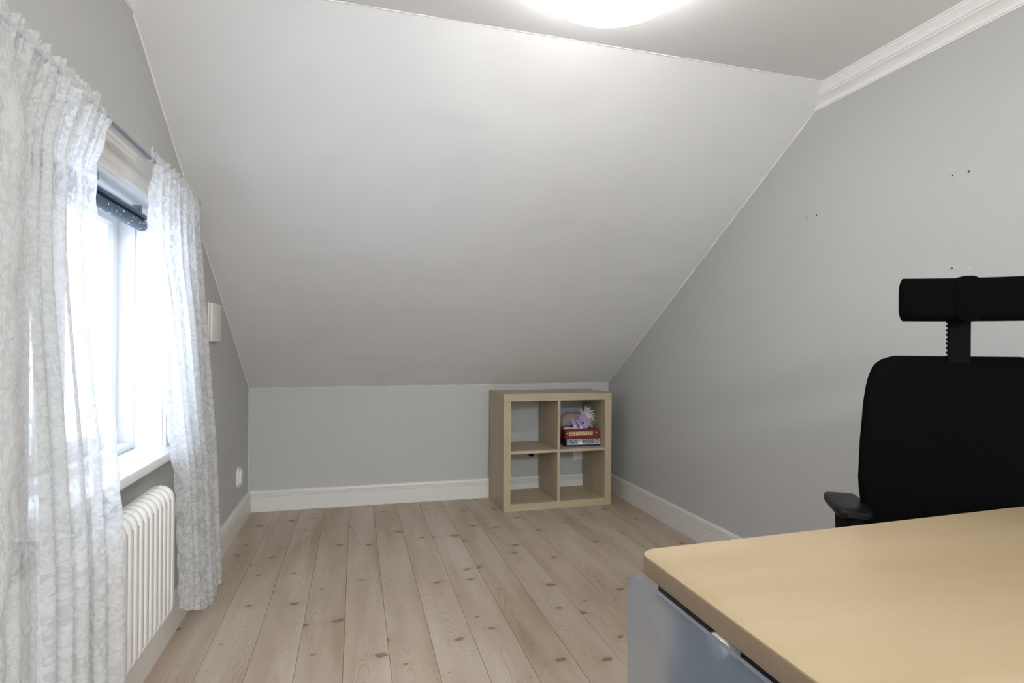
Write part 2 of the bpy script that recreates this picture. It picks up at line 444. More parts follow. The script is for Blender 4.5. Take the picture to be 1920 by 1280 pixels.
# screw holes and filled holes in the right wall
for (y, z, r, m) in ((1.428, 1.683, .0032, 'dark_gap'), (1.375, 1.681, .0034, 'dark_gap'), (2.061, 1.682, .003, 'dark_gap'), (2.004, 1.681, .0034, 'dark_gap'),
                     (1.427, 1.374, .0032, 'dark_gap'), (1.372, 1.368, .003, 'wall'), (2.004, 1.378, .003, 'wall'), (2.061, 1.378, .0025, 'wall')):
    bm = lathe([(0, -.0012), (r, -.0012), (r, 0), (r*1.9, .0009), (r*2.5, 0)], 10)
    bmesh.ops.transform(bm, matrix=Matrix.Translation((XR, y, z)) @ Matrix.Rotation(R(-90), 4, 'Y'), verts=bm.verts)
    o = mesh('screw_hole', bm, M['wall'], wall_right)
    if m == 'dark_gap':
        bm = lathe([(0, .0008), (r, .0008)], 10)
        bmesh.ops.transform(bm, matrix=Matrix.Translation((XR, y, z)) @ Matrix.Rotation(R(-90), 4, 'Y'), verts=bm.verts)
        mesh('hole_bottom', bm, M['dark_gap'], o)

# ------------------------------------------------------------------ the window
win = S(bpy.data.objects.new('window_1', None)); COL.objects.link(win); win.location = (XL, (WY0+WY1)/2, WZ0); win.empty_display_size = .05
wl = Vector(win.location)
def wpart(name, bm, mat, parent=None, **k):
    bmesh.ops.translate(bm, vec=-wl, verts=bm.verts); return mesh(name, bm, mat, parent or win, **k)
SX0, SX1 = XL-.09, XL-.22
wpart('sill', box(SX0, XL+.06, WY0-.065, WY1+.065, WZ0, WZ0+.03, .004), M['window'])
# lining boards of the reveal
wpart('reveal_board', box(SX0, XL+.001, WY1-.0, WY1+.012, WZ0+.03, WZ1), M['window'], smooth=False)
wpart('reveal_board', box(SX0, XL+.001, WY0-.012, WY0, WZ0+.03, WZ1), M['window'], smooth=False)
wpart('reveal_board', box(SX0, XL+.001, WY0-.012, WY1+.012, WZ1, WZ1+.012), M['window'], smooth=False)
# fixed frame: jambs, head, bottom rail with a step
wpart('jamb', box(SX1, SX0, WY1-.008, WY1+.012, WZ0+.03, WZ1+.012, .002), M['window'])
wpart('jamb', box(SX1, SX0, WY0-.012, WY0+.008, WZ0+.03, WZ1+.012, .002), M['window'])
wpart('head_rail', box(SX1, SX0, WY0+.008, WY1-.008, WZ1-.02, WZ1+.012, .002), M['window'])
wpart('bottom_rail', box(SX1, SX0, WY0+.008, WY1-.008, WZ0+.03, WZ0+.052, .003), M['window'])
# two sashes with a pane each, meeting on a mullion
ym = (WY0+WY1)/2
wpart('mullion', box(SX1, SX0-.05, ym-.025, ym+.025, WZ0+.05, WZ1-.02, .003), M['window'])
for a, b in ((WY0+.010, ym-.026), (ym+.026, WY1-.010)):
    z0, z1 = WZ0+.054, WZ1-.022
    xa, xb = SX0-.095, SX0-.052
    st = .052
    bm = bmesh.new()
    out = [(a, z0), (b, z0), (b, z1), (a, z1)]; inn = [(a+st, z0+st), (b-st, z0+st), (b-st, z1-st), (a+st, z1-st)]
    inn2 = [(a+st-.012, z0+st-.012), (b-st+.012, z0+st-.012), (b-st+.012, z1-st+.012), (a+st-.012, z1-st+.012)]
    L = [[bm.verts.new((x, *p)) for p in q] for x, q in ((xa, out), (xb, out), (xb, inn2), (xb-.012, inn), (xa, inn))]
    for r1, r2 in zip(L, L[1:] + L[:1]):
        for k in range(4): bm.faces.new((r1[k], r1[(k+1) % 4], r2[(k+1) % 4], r2[k]))
    s = wpart('sash', bm, M['window'], smooth=False)
    bm = box(xa+.012, xa+.016, a+st-.006, b-st+.006, z0+st-.006, z1-st+.006)
    wpart('pane', bm, M['glass'], s, smooth=False)
# architrave: moulded boards round the opening (across, out)
AP = [(0, 0), (0, .012), (.006, .0155), (.012, .0125), (.020, .0125), (.024, .016), (.060, .016), (.066, .020), (.074, .0225), (.084, .020), (.090, .024), (.100, .024), (.100, 0)]
wpart('architrave', prism(AP, lambda a, d: (XL+d, WY0-a, WZ1+a), lambda a, d: (XL+d, WY1+a, WZ1+a)), M['trim'], angle=20)
wpart('architrave', prism(AP, lambda a, d: (XL+d, WY1+a, WZ0+.03), lambda a, d: (XL+d, WY1+a, WZ1+a)), M['trim'], angle=20)
wpart('architrave', prism(AP, lambda a, d: (XL+d, WY0-a, WZ0+.03), lambda a, d: (XL+d, WY0-a, WZ1+a)), M['trim'], angle=20)

# small hook in the head of the reveal
hx, hy = XL-.028, 1.86
pts = [(hx, hy, WZ1), (hx, hy, WZ1-.016)] + [(hx, hy-.007+.007*math.cos(a), WZ1-.016-.007*math.sin(a)-.006*(a/3.9)) for a in [i*.3 for i in range(14)]]
hk = empty('cup_hook', (hx, hy, WZ1), 'small metal cup hook screwed into white window head', 'hook')
bm = tube(pts, .0012, 6); bmesh.ops.translate(bm, vec=(-hx, -hy, -WZ1), verts=bm.verts)
mesh('hook_wire', bm, M['rod'], hk)

# roller blind
bl = empty('roller_blind', (XL-.055, ym, WZ1-.03), 'dark blue rolled up blind under the window head', 'blind')
y0, y1 = WY0+.03, WY1-.022
loc = Vector(bl.location)
def bpart(name, bm, mat): bmesh.ops.translate(bm, vec=-loc, verts=bm.verts); return mesh(name, bm, mat, bl)
bpart('head_rail', box(XL-.083, XL-.036, y0, y1, WZ1-.042, WZ1-.032, .002), M['blind'])
pr = [(XL-.062+.021*math.cos(a), WZ1-.062+.020*math.sin(a)) for a in [2*math.pi*i/24 for i in range(24)]]
bpart('fabric_roll', prism(pr, lambda a, b: (a, y0+.004, b), lambda a, b: (a, y1-.006, b), .003), M['blind'])
for yb in (y0+.05, y1-.05): bpart('bracket', box(XL-.075, XL-.05, yb-.008, yb+.008, WZ1-.033, WZ1+.0), M['grey_metal'])

# ------------------------------------------------------------------ ceiling lamp, and an added rear fill dome
def dome_lamp(lx, ly, lr, label, mat='lamp'):
    lamp = empty('ceiling_lamp', (lx, ly, ZC), label, 'lamp')
    mesh('base_ring', lathe([(0, 0), (lr+.006, 0), (lr+.006, -.012), (lr-.004, -.016), (0, -.016)], 64), M['cornice'], lamp)
    prof = [(lr*math.cos(a), -.014-.13*math.sin(a)) for a in [math.pi/2*i/16 for i in range(17)]]; prof[-1] = (0, prof[-1][1])
    mesh('shade', lathe(prof, 64), M[mat], lamp)
dome_lamp(.70, 1.46, .25, 'glowing white dome lamp flush on the ceiling, cut by the top picture edge')
dome_lamp(.60, -2.30, .45, 'larger glowing white dome added out of view as fill light', 'fill_rear')  # unseen, added to brighten the back wall and lower slope

# ------------------------------------------------------------------ radiator
ry0, ry1, rx, rz0, rz1 = 1.30, 2.10, XL+.11, .205, .64
rad = empty('radiator', (XL+.02, (ry0+ry1)/2, 0), 'white ribbed column radiator below the window', 'radiator')
RO = Vector(rad.location)
dep = .085
prof = [(rx-dep/2 + p, (rz0+rz1)/2 + q) for p, q in rrect(dep, rz1-rz0, .041, 8)]
NSEC = 20; rp = (ry1-ry0)/NSEC
bm = prism(prof, lambda a, b: (a, -rp*.31, b), lambda a, b: (a, rp*.31, b), .009, 3)
bmesh.ops.translate(bm, vec=(-RO.x, 0, 0), verts=bm.verts)
first = mesh('rib', bm, M['radiator'], rad, smooth=True, angle=80)
for i in range(NSEC):
    o = first if i == 0 else first.copy()
    if i: COL.objects.link(o); o.parent = rad
    o.location = (0, ry0 + rp*(i+.5) - RO.y, 0)
bm = prism([(rx-dep/2 + p, (rz0+rz1)/2 + q) for p, q in rrect(dep-.028, rz1-rz0-.024, .028, 6)], lambda a, b: (a, ry0+.008, b), lambda a, b: (a, ry1-.008, b))
bmesh.ops.translate(bm, vec=-RO, verts=bm.verts)
mesh('core', bm, M['radiator'], rad, angle=60)
for yy in (ry0+.12, ry1-.12):
    bm = box(XL, rx-dep+.02, yy-.012, yy+.012, .27, .30, .003); bmesh.ops.translate(bm, vec=-RO, verts=bm.verts)
    mesh('wall_bracket', bm, M['radiator'], rad)

# ------------------------------------------------------------------ curtain rod
RX, RZ = XL+.070, 1.664
rod = empty('curtain_rod', (XL, 1.85, RZ), 'grey telescopic curtain rod above the window', 'curtain rod')
RL = Vector(rod.location)
def rpart(name, bm, mat): bmesh.ops.translate(bm, vec=-RL, verts=bm.verts); return mesh(name, bm, mat, rod)
rpart('outer_tube', tube([(RX, 1.09, RZ), (RX, 1.955, RZ)], .0085, 16), M['rod'])
rpart('joint_collar', tube([(RX, 1.952, RZ), (RX, 1.966, RZ)], .0095, 16), M['rod_light'])
rpart('inner_tube', tube([(RX, 1.96, RZ), (RX, 2.485, RZ)], .0065, 16), M['rod'])
for yy, s in ((2.485, 1), (1.09, -1)):
    rpart('finial', tube([(RX, yy-s*.004, RZ), (RX, yy+s*.004, RZ), (RX, yy+s*.010, RZ), (RX, yy+s*.020, RZ), (RX, yy+s*.026, RZ)], .01, 14, radii=[.007, .0115, .013, .011, .004]), M['rod'])
for yy in (1.14, 2.455):
    rpart('bracket', tube([(XL, yy, RZ-.004), (RX-.004, yy, RZ-.004)], .005, 10), M['rod'])

# ------------------------------------------------------------------ curtains
def sheet(cols, rows, f, uvf):
    bm = bmesh.new(); uvl = bm.loops.layers.uv.new('UVMap')
    V = [[bm.verts.new(f(i/cols, j/rows)) for j in range(rows+1)] for i in range(cols+1)]
    for i in range(cols):
        for j in range(rows):
            fc = bm.faces.new((V[i][j], V[i+1][j], V[i+1][j+1], V[i][j+1])); fc.smooth = True
            for lp, (a, b) in zip(fc.loops, ((i, j), (i+1, j), (i+1, j+1), (i, j+1))): lp[uvl].uv = uvf(a/cols, b/rows)
    return bm

def scallop(z, per=.095): return abs(math.sin(math.pi * z / per))

def curtain(label, ytab0, ytab1, xtab, hem, folds, amp, seed, width, scal0, scal1, htop):
    rnd = random.Random(seed)
    ph = rnd.uniform(0, 6.28); ph2 = rnd.uniform(0, 6.28)
    ya, yb = lerp_table(ytab0, RZ), lerp_table(ytab1, RZ)
    root = empty('lace_curtain', (RX, (ya+yb)/2, RZ), label, 'curtain', group=None)
    O = Vector(root.location)
    ztop = RZ - .008
    def f(s, t):
        zb = hem(s); z = ztop + (zb - ztop) * t
        y0, y1 = lerp_table(ytab0, z), lerp_table(ytab1, z)
        q = s + .035*math.sin(5.1*s*math.pi + ph2) * s * (1-s) * 4
        phase = 2*math.pi*folds*q + ph + .5*math.sin(2.0*t + 4*s)
        k = min(1, .35 + 1.1*t)
        a = amp * k * (.75 + .5*math.sin(7*s + ph2)**2)
        x = lerp_table(xtab, z) + a*math.cos(phase) + .004*math.sin(3*phase + 2*t)
        pitch = (y1-y0)/folds
        y = y0 + (y1-y0)*s + .30*pitch*k*math.sin(phase - .9)*min(1, 14*s*(1-s))
        # fine gathers under the rod
        g = max(0, 1 - t*9)
        x += .0025*g*math.sin(s*folds*15)
        if scal0: y -= .016*scallop(z)*max(0, 1 - s*18)
        if scal1: y += .016*scallop(z)*max(0, 1 - (1-s)*18)
        z += .010*scallop(s*width, .08)*max(0, (t-.97)/.03)*-1
        return Vector((x, y, z)) - O
    bm = sheet(int(folds*22), 110, f, lambda s, t: (s*width + seed, (ztop - .1)*(1-t)))
    mesh('panel', bm, M['lace'], root, angle=180)
    # heading: gathered rod pocket with a ruffle standing above the rod
    n = int((yb-ya)/.0055)
    def g(s, t):
        w_ = math.sin(s*n*1.15 + 2*math.sin(s*40)) ; w2 = math.sin(s*n*.63+1.3)
        if t < .62:   # round the rod
            a = -R(70) + R(320) * (t/.62); rr = .0125 + .0022*w_
            x, z = RX + rr*math.cos(a), RZ + rr*math.sin(a)*1.1
            if t < .02: z -= .003
        else:
            q = (t-.62)/.38
            x, z = RX - .004 + .005*w_*q + .003*w2*q, RZ + .013 + q*(htop + .004*w2 + .002*w_)
        y = ya + (yb-ya)*s + .002*w2
        return Vector((x, y, z)) - O
    bm = sheet(n*2, 16, g, lambda s, t: (s*width*1.7 + seed + 5, t*.09))
    mesh('heading', bm, M['lace'], root, angle=180)
    return root, O

def ytabL(): return [(.1, 1.53), (.22, 1.53), (.615, 1.505), (.891, 1.495), (1.307, 1.48), (1.494, 1.505), (1.60, 1.58), (1.66, 1.625)]
# left curtain: hangs in front of the radiator
rootL, OL = curtain('white lace curtain on the near side of window, cut by the left picture edge',
        [(.1, .86), (1.2, .96), (1.66, 1.10)], ytabL(), [(0, -.535), (.62, -.535), (.9, -.548), (1.5, -.590), (1.66, -.597)],
        lambda s: .10, 8, .020, 3, 1.05, False, True, .030)
# its scalloped side border, folded back over the front
def fb(s, t):
    z = RZ - .010 + (.10 - RZ + .010)*t
    ye = lerp_table([(.1, .95), (.7, 1.03), (1.0, 1.085), (1.25, 1.12), (1.45, 1.16), (1.66, 1.20)], z)
    yl = lerp_table([(.1, .86), (1.2, .96), (1.66, 1.10)], z)
    y = yl + (ye + .022*scallop(z, .17)*min(1, t*6) - yl)*s
    x = lerp_table([(0, -.505), (.62, -.505), (.9, -.515), (1.5, -.560), (1.66, -.592)], z) + .006*math.sin(9*s + 2*t)*min(1, t*8)
    return Vector((x, y, z)) - OL
bm = sheet(24, 120, fb, lambda s, t: (s*.25+9, 1.5*(1-t)))
mesh('folded_border', bm, M['lace'], rootL, angle=180)
# right curtain
rootR, OR = curtain('narrow white lace curtain on the far side of window beside the sloping ceiling',
        [(.05, 2.265), (.164, 2.26), (.64, 2.195), (.78, 2.135), (1.175, 2.035), (1.403, 1.93), (1.55, 1.93), (1.614, 1.955), (1.66, 1.975)],
        [(.05, 2.80), (1.328, 2.526), (1.60, 2.475), (1.66, 2.47)], [(0, -.579), (.64, -.579), (1.5, -.595), (1.66, -.597)],
        lambda s: lerp_table([(0, .165), (.5, .05), (.8, .04), (1, .07)], s), 6, .018, 11, .85, True, False, .026)

# ------------------------------------------------------------------ fittings on the left wall, back wall, slope
vent = empty('wall_vent', (XL, 3.075, 1.21), 'square white vent cover on the left wall behind far curtain', 'vent')
mesh('back_plate', box(0, .006, -.096, .096, -.094, .094, .002), M['white_plastic'], vent)
mesh('cover', box(.009, .020, -.088, .097, -.093, .093, .003), M['white_plastic'], vent)

def socket(name, loc, rz, label, w, h, group=None, d=.012, n=1):
    o = empty(name, loc, label, 'socket', rz, group)
    mesh('plate', prism(rrect(w, h, .008, 5), lambda a, b: (a, 0, b), lambda a, b: (a, -d, b), .003), M['white_plastic'], o)
    for i in range(n):
        zc = 0 if n == 1 else (i-.5)*h*.45
        bm = lathe([(.0215, 0), (.020, .003), (.0185, .0032), (.0175, -.006), (0, -.006)], 24)
        bmesh.ops.transform(bm, matrix=Matrix.Translation((0, -d, zc)) @ Matrix.Rotation(R(90), 4, 'X'), verts=bm.verts)
        r_ = mesh('socket_ring', bm, M['white_plastic'], o)
        for s in (-1, 1):
            bm = lathe([(.0025, .0002), (0, .0002)], 8)
            bmesh.ops.transform(bm, matrix=Matrix.Translation((s*.0095, -d+.0057, zc)) @ Matrix.Rotation(R(90), 4, 'X'), verts=bm.verts)
            mesh('pin_hole', bm, M['dark_gap'], r_)
    return o
so = empty('wall_socket', (XL, 3.735, .305), 'rounded white cover low on the left wall near back corner', 'socket')
mesh('plate', prism(rrect(.100, .125, .03, 6), lambda a, b: (0, a, b), lambda a, b: (.014, a, b), .004), M['white_plastic'], so)
mesh('cap', prism(rrect(.070, .095, .02, 6), lambda a, b: (.014, a, b), lambda a, b: (.024, a, b), .004), M['white_plastic'], so)
socket('wall_socket', (1.655, YB, .310), 0, 'white wall socket on the back wall seen through lower right compartment', .085, .13, None, .012, 1)
pl = empty('wall_plug', (1.277, YB, .305), 'small black plug on back wall seen through lower left compartment', 'plug')
mesh('plug_body', prism(rrect(.034, .034, .010, 5), lambda a, b: (a, 0, b), lambda a, b: (a, -.03, b), .006), M['black_plastic'], pl)

# yellowish plug in the slope
ps = Vector((-.234, 3.59, .829 + .634*(YB-3.59)))
dp = empty('ceiling_plug', ps, 'small oval yellow-green plug set in the sloping ceiling', 'plug')
dp.rotation_euler = (R(180) - math.atan(.634), 0, 0)
bm = lathe([(0, .003), (.008, .0035), (.017, .003), (.022, .0045), (.026, .003), (.0285, -.002)], 24)
for v in bm.verts: v.co.y *= .8; v.co.x *= 1.12
mesh('plug_cap', bm, M['yellow_plug'], dp)
mesh('plug_screw', lathe([(0, .0055), (.004, .005), (.005, .003)], 10), M['silver'], dp)

# ------------------------------------------------------------------ cube shelf
SH = empty('cube_shelf', (.9586, 3.6552, 0), 'birch open cube shelf with four compartments in the corner', 'shelf', .0198)
W, D, TH, DV = .79, .39, .05, .02
def shp(name, *b, mat='shelf'): return mesh(name, box(*b, .0012, 1), M[mat], SH)
shp('side_panel', 0, TH, 0, D, .0, W-TH)
shp('side_panel', W-TH, W, 0, D, .0, W-TH)
shp('top_panel', 0, W, 0, D, W-TH, W, mat='shelf_h')
shp('bottom_panel', TH, W-TH, .0, D, 0, TH, mat='shelf_h')
c = W/2
shp('divider', c-DV/2, c+DV/2, .004, D-.004, TH, c-DV/2)
shp('divider', c-DV/2, c+DV/2, .004, D-.004, c+DV/2, W-TH)
shp('shelf_board', TH, W-TH, .003, D-.003, c-DV/2, c+DV/2, mat='shelf_h')
SM = Matrix.Translation(SH.location) @ Matrix.Rotation(.0198, 4, 'Z')
ZS = c + DV/2

def text(name, s, size, mat, parent, loc, shear=0, ext=.0004, sx=1, rot=(R(90), 0, 0), align='CENTER', bold=.004):
    cu = bpy.data.curves.new('t', 'FONT'); cu.body = s; cu.size = size; cu.extrude = ext; cu.shear = shear
    cu.align_x = align; cu.align_y = 'CENTER'; cu.offset = size*bold
    ob = bpy.data.objects.new('t', cu); COL.objects.link(ob)
    bpy.context.view_layer.update()
    me = bpy.data.meshes.new_from_object(ob.evaluated_get(bpy.context.evaluated_depsgraph_get()))
    bpy.data.objects.remove(ob); bpy.data.curves.remove(cu)
    me.name = name
    o = link(name, me, mat, parent, loc); o.rotation_euler = rot; o.scale = (sx, 1, 1); return o

# lower game box
def at_shelf(u, v, z): return SM @ Vector((u, v, z))
g1 = empty('board_game_box', at_shelf(.607, .075, ZS), 'black and grey-blue board game box lettered TJUV POLIS, under the red box', 'game box', R(-1.0))
g1['label'] = 'grey-blue fronted board game box on the shelf, under the red box'
bw, bd, bh = .262, .262, .056
mesh('box_lid', box(-bw/2, bw/2, 0, bd, .008, bh, .0015, 1), M['black_box'], g1)
mesh('box_tray', box(-bw/2+.003, bw/2-.003, .003, bd-.003, 0, .008), M['black_box'], g1, smooth=False)
mesh('front_print', box(-bw/2+.010, bw/2-.002, -.0006, .002, .012, bh-.003), M['print_blue'], g1, smooth=False)
text('lettering', 'TJUV', .034, M['print_maroon'], g1, (-.078, -.001, .034), .25, sx=.92, bold=.02)
mesh('print_patch', prism(rrect(.030, .012, .004, 3), lambda a, b: (a-.023, -.0004, b+.024), lambda a, b: (a-.023, -.0012, b+.022)), M['print_white'], g1)
text('lettering', 'POLIS', .035, M['print_teal'], g1, (.037, -.001, .034), .0, sx=.95, bold=.02)
bm = lathe([(0, 0), (.0145, 0), (.0145, .0008), (0, .0008)], 24); bmesh.ops.transform(bm, matrix=Matrix.Translation((.104, -.0006, .034)) @ Matrix.Rotation(R(90), 4, 'X'), verts=bm.verts)
bd_ = mesh('round_badge', bm, M['print_red'], g1)
hp = [(.0085*math.sin(a)**3, .0085*(13*math.cos(a)-5*math.cos(2*a)-2*math.cos(3*a)-math.cos(4*a))/17) for a in [2*math.pi*i/28 for i in range(28)]]
mesh('badge_emblem', prism(hp, lambda a, b: (.104+a, -.0013, .0345+b), lambda a, b: (.104+a, -.0019, .0345+b)), M['print_white'], bd_, smooth=False)
# upper game box
g2 = empty('board_game_box', at_shelf(.596, .066, ZS+bh), 'dark red board game box with row of cream letter tiles', 'game box', R(1.0))
aw, ad, ah = .262, .262, .066
mesh('box_lid', box(-aw/2, aw/2, 0, ad, .012, ah, .0015, 1), M['red_box'], g2)
mesh('box_tray', box(-aw/2+.003, aw/2-.003, .003, ad-.003, 0, .012), M['red_box'], g2, smooth=False)
for i, ch in enumerate('ALFAPET'):
    x = -.091 + i*.0265
    tl = mesh('letter_tile', prism(rrect(.0225, .026, .002, 2), lambda a, b: (x+a, 0, .037+b), lambda a, b: (x+a, -.0009, .037+b)), M['print_cream'], g2, smooth=False)
    text('letter', ch, .027, M['print_dark'], tl, (x, -.0012, .037), sx=.85)
for x in (.108, -.113):
    st = [((.0065 if k % 2 == 0 else .0026)*math.cos(k*math.pi/4), (.0065 if k % 2 == 0 else .0026)*math.sin(k*math.pi/4)) for k in range(8)]
    mesh('print_star', prism(st, lambda a, b: (x+a, 0, .041+b), lambda a, b: (x+a, -.0008, .041+b)), M['print_white'], g2, smooth=False)

# plush toy lying on the red box
ZT = ZS + bh + ah
toy = empty('plush_toy', at_shelf(.575, .13, ZT), 'lilac plush animal with shaggy white mane lying on red box', 'soft toy', .02)
def remesh(o, vox=.004):
    m = o.modifiers.new('r', 'REMESH'); m.mode = 'VOXEL'; m.voxel_size = vox; m.use_smooth_shade = True
    s = o.modifiers.new('s', 'SMOOTH'); s.iterations = 4; s.factor = .5
def rot(x=0, y=0, z=0): return Matrix.Rotation(R(z), 3, 'Z') @ Matrix.Rotation(R(y), 3, 'Y') @ Matrix.Rotation(R(x), 3, 'X')
bm = ellipsoid((-.045, .035, .058), (.062, .05, .056), rot(y=-8))
ellipsoid((-.085, .03, .040), (.035, .04, .040), None, bm)
ellipsoid((.015, .03, .062), (.045, .04, .048), rot(y=15), bm)
remesh(mesh('body', bm, M['plush_pink'], toy))
bm = ellipsoid((.045, -.012, .066), (.040, .036, .040), rot(y=20))      # skull
ellipsoid((.052, -.036, .036), (.027, .024, .036), rot(x=-25, y=8), bm)   # muzzle
ellipsoid((.056, -.046, .016), (.024, .018, .016), None, bm)            # nose end
head = mesh('head', bm, M['lilac'], toy); remesh(head)
mesh('eye', ellipsoid((.030, -.0575, .047), (.0085, .004, .0045), rot(y=25)), M['eye'], head)
mesh('nostril', ellipsoid((.066, -.063, .019), (.003, .002, .002)), M['eye'], head)
for ear, (ex, ez, ry) in enumerate(((.012, .085, -35), (.030, .098, -10))):
    mesh('ear', ellipsoid((ex, -.03, ez), (.009, .006, .020), rot(y=ry)), M['lilac'], head)
for (a, b, foot) in (((-.035, -.005, .058), (-.030, -.045, .026), (-.028, -.052, .017)), ((.002, -.02, .052), (.012, -.052, .022), (.016, -.060, .013))):
    bm = tube([a, Vector(a).lerp(Vector(b), .5) + Vector((0, -.004, .003)), b, Vector(b).lerp(Vector(foot), .7)], .016, 14, radii=[.020, .018, .016, .013])
    lg = mesh('leg', bm, M['lilac'], toy)
    mesh('foot', ellipsoid(foot, (.0175, .016, .0135 if foot[2] < .015 else .017)), M['hoof'], lg)
rr = random.Random(5)
bm = bmesh.new()
for k in range(110):   # tapering hair locks radiating from the poll
    th = R(rr.uniform(-62, 118)); el = rr.uniform(-.9, .55)
    base = Vector((.052 + .012*math.cos(th), -.018 + rr.uniform(-.016, .014), .088 + .016*math.sin(th)))
    d = Vector((math.cos(th), el*.9, math.sin(th))).normalized()
    L = rr.uniform(.045, .092)
    pts = [base + d*L*q + Vector((0, 0, -.016*q*q)) for q in (0, .35, .7, 1)]
    pts = [Vector((p.x, p.y, max(p.z, .006))) for p in pts]
    merge(bm, tube(pts, .003, 5, radii=[.0030, .0028, .0018, .0003]))
o = mesh('mane', bm, M['mane'], toy); tag(o, 'shaggy white mane', None, None, 'stuff')
bm = bmesh.new()
for k in range(46):
    th = R(rr.uniform(185, 300))
    base = Vector((-.055 + rr.uniform(-.02, .03), -.03 + rr.uniform(-.01, .01), .007))
    d = Vector((math.cos(th) + .55, math.sin(th)*.55, 0)).normalized(); L = rr.uniform(.03, .075)
    pts = [base + d*L*q + Vector((0, 0, .005*math.sin(q*3) - .004*q)) for q in (0, .35, .7, 1)]
    pts = [Vector((p.x, max(p.y, -.062), max(p.z, .0025))) for p in pts]
    merge(bm, tube(pts, .003, 5, radii=[.003, .003, .002, .0006]))
o = mesh('tail', bm, M['mane'], toy); tag(o, 'pale hair of the tail spread on the box', None, None, 'stuff')

# ------------------------------------------------------------------ desk
DZ = .72
desk = empty('desk', (.512, .955, 0), 'birch topped desk corner in the foreground at lower right', 'desk')
DO = Vector(desk.location)
corner = [(.512, .957), (1.640, 1.003), (1.640, .165), (.504, .165)]
def round_poly(P, r, n=8):
    out = []
    for i, p in enumerate(P):
        a, b, c_ = Vector(P[i-1]), Vector(p), Vector(P[(i+1) % len(P)])
        u, v = (a-b).normalized(), (c_-b).normalized()
        s, e = b+u*r, b+v*r
        for k in range(n+1):
            t = k/n; q = (1-t)**2*s + 2*t*(1-t)*b + t*t*e
            out.append((q.x, q.y))
    return out
def dpart(name, bm, mat, parent=None, **k): bmesh.ops.translate(bm, vec=-DO, verts=bm.verts); return mesh(name, bm, mat, parent or desk, **k)
ol = round_poly(corner, .036)
dpart('tabletop', prism(ol, lambda a, b: (a, b, DZ-.0335), lambda a, b: (a, b, DZ), .002, 2), M['desk'])
cx_, cy_ = 1.07, .57
band = [(cx_ + (a-cx_)*1.0009 + (-.0006 if a < cx_ else .0006), b + (.0006 if b > cy_ else -.0006)) for a, b in ol]
bm = bmesh.new()
lo = [bm.verts.new((a, b, DZ-.0335)) for a, b in band]; hi = [bm.verts.new((a, b, DZ-.0022)) for a, b in band]
li = [bm.verts.new((a+(cx_-a)*.002, b+(cy_-b)*.002, DZ-.0335)) for a, b in band]; hi_ = [bm.verts.new((a+(cx_-a)*.002, b+(cy_-b)*.002, DZ-.0022)) for a, b in band]
nb = len(band)
for i in range(nb):
    j = (i+1) % nb
    bm.faces.new((lo[i], lo[j], hi[j], hi[i])); bm.faces.new((lo[i], lo[j], li[j], li[i])); bm.faces.new((hi[i], hi[j], hi_[j], hi_[i])); bm.faces.new((li[i], li[j], hi_[j], hi_[i]))
tag(dpart('edge_band', bm, M['desk_edge']), 'brown edge band')
zt = DZ-.0335
for y_ in (.89, .26): dpart('frame_rail', box(.56, 1.60, y_-.02, y_+.02, zt-.035, zt, .002), M['black_metal'])
for x_ in (.545, 1.58): dpart('frame_rail', box(x_-.015, x_+.015, .22, .915, zt-.05, zt, .002), M['black_metal'])
for x_ in (.60, 1.56):
    lg = dpart('leg', prism(rrect(.07, .05, .012, 4), lambda a, b: (x_+a, .56+b, .05), lambda a, b: (x_+a, .56+b, zt-.03)), M['grey_metal'])
    if x_ < 1: dpart('leg_panel', box(x_-.052, x_-.036, .30, .885, .16, zt-.052, .004), M['grey_metal'], lg)
    dpart('foot_bar', box(x_-.03, x_+.03, .22, .92, .012, .05, .008), M['grey_metal'], lg)
    for y_ in (.25, .89):
        bm = lathe([(.02, 0), (.02, .012), (0, .012)], 16); bmesh.ops.translate(bm, vec=(x_, y_, 0), verts=bm.verts)
        dpart('leveller', bm, M['black_plastic'], lg)
# frosted side panel hung outside the left edge, on two clamps
px_ = .4965
PZ1, PZ0, PY1, PY0 = .685, .26, .957, .17
out = [( (PY0+PY1)/2 + a, (PZ0+PZ1)/2 + b) for a, b in rrect(PY1-PY0, PZ1-PZ0, .028, 8)]
sp = tag(dpart('side_panel', prism(out, lambda a, b: (px_-.004, a, b), lambda a, b: (px_+.004, a, b), .0025, 2), M['frosted']), 'frosted translucent acrylic panel with rounded corners')
for y_ in (.703, .33):
    cl = dpart('clamp', prism(rrect(.042, .026, .011, 5), lambda a, b: (px_+.0045, y_+a, .672+b), lambda a, b: (.529, y_+a, .672+b), .003), M['silver'])

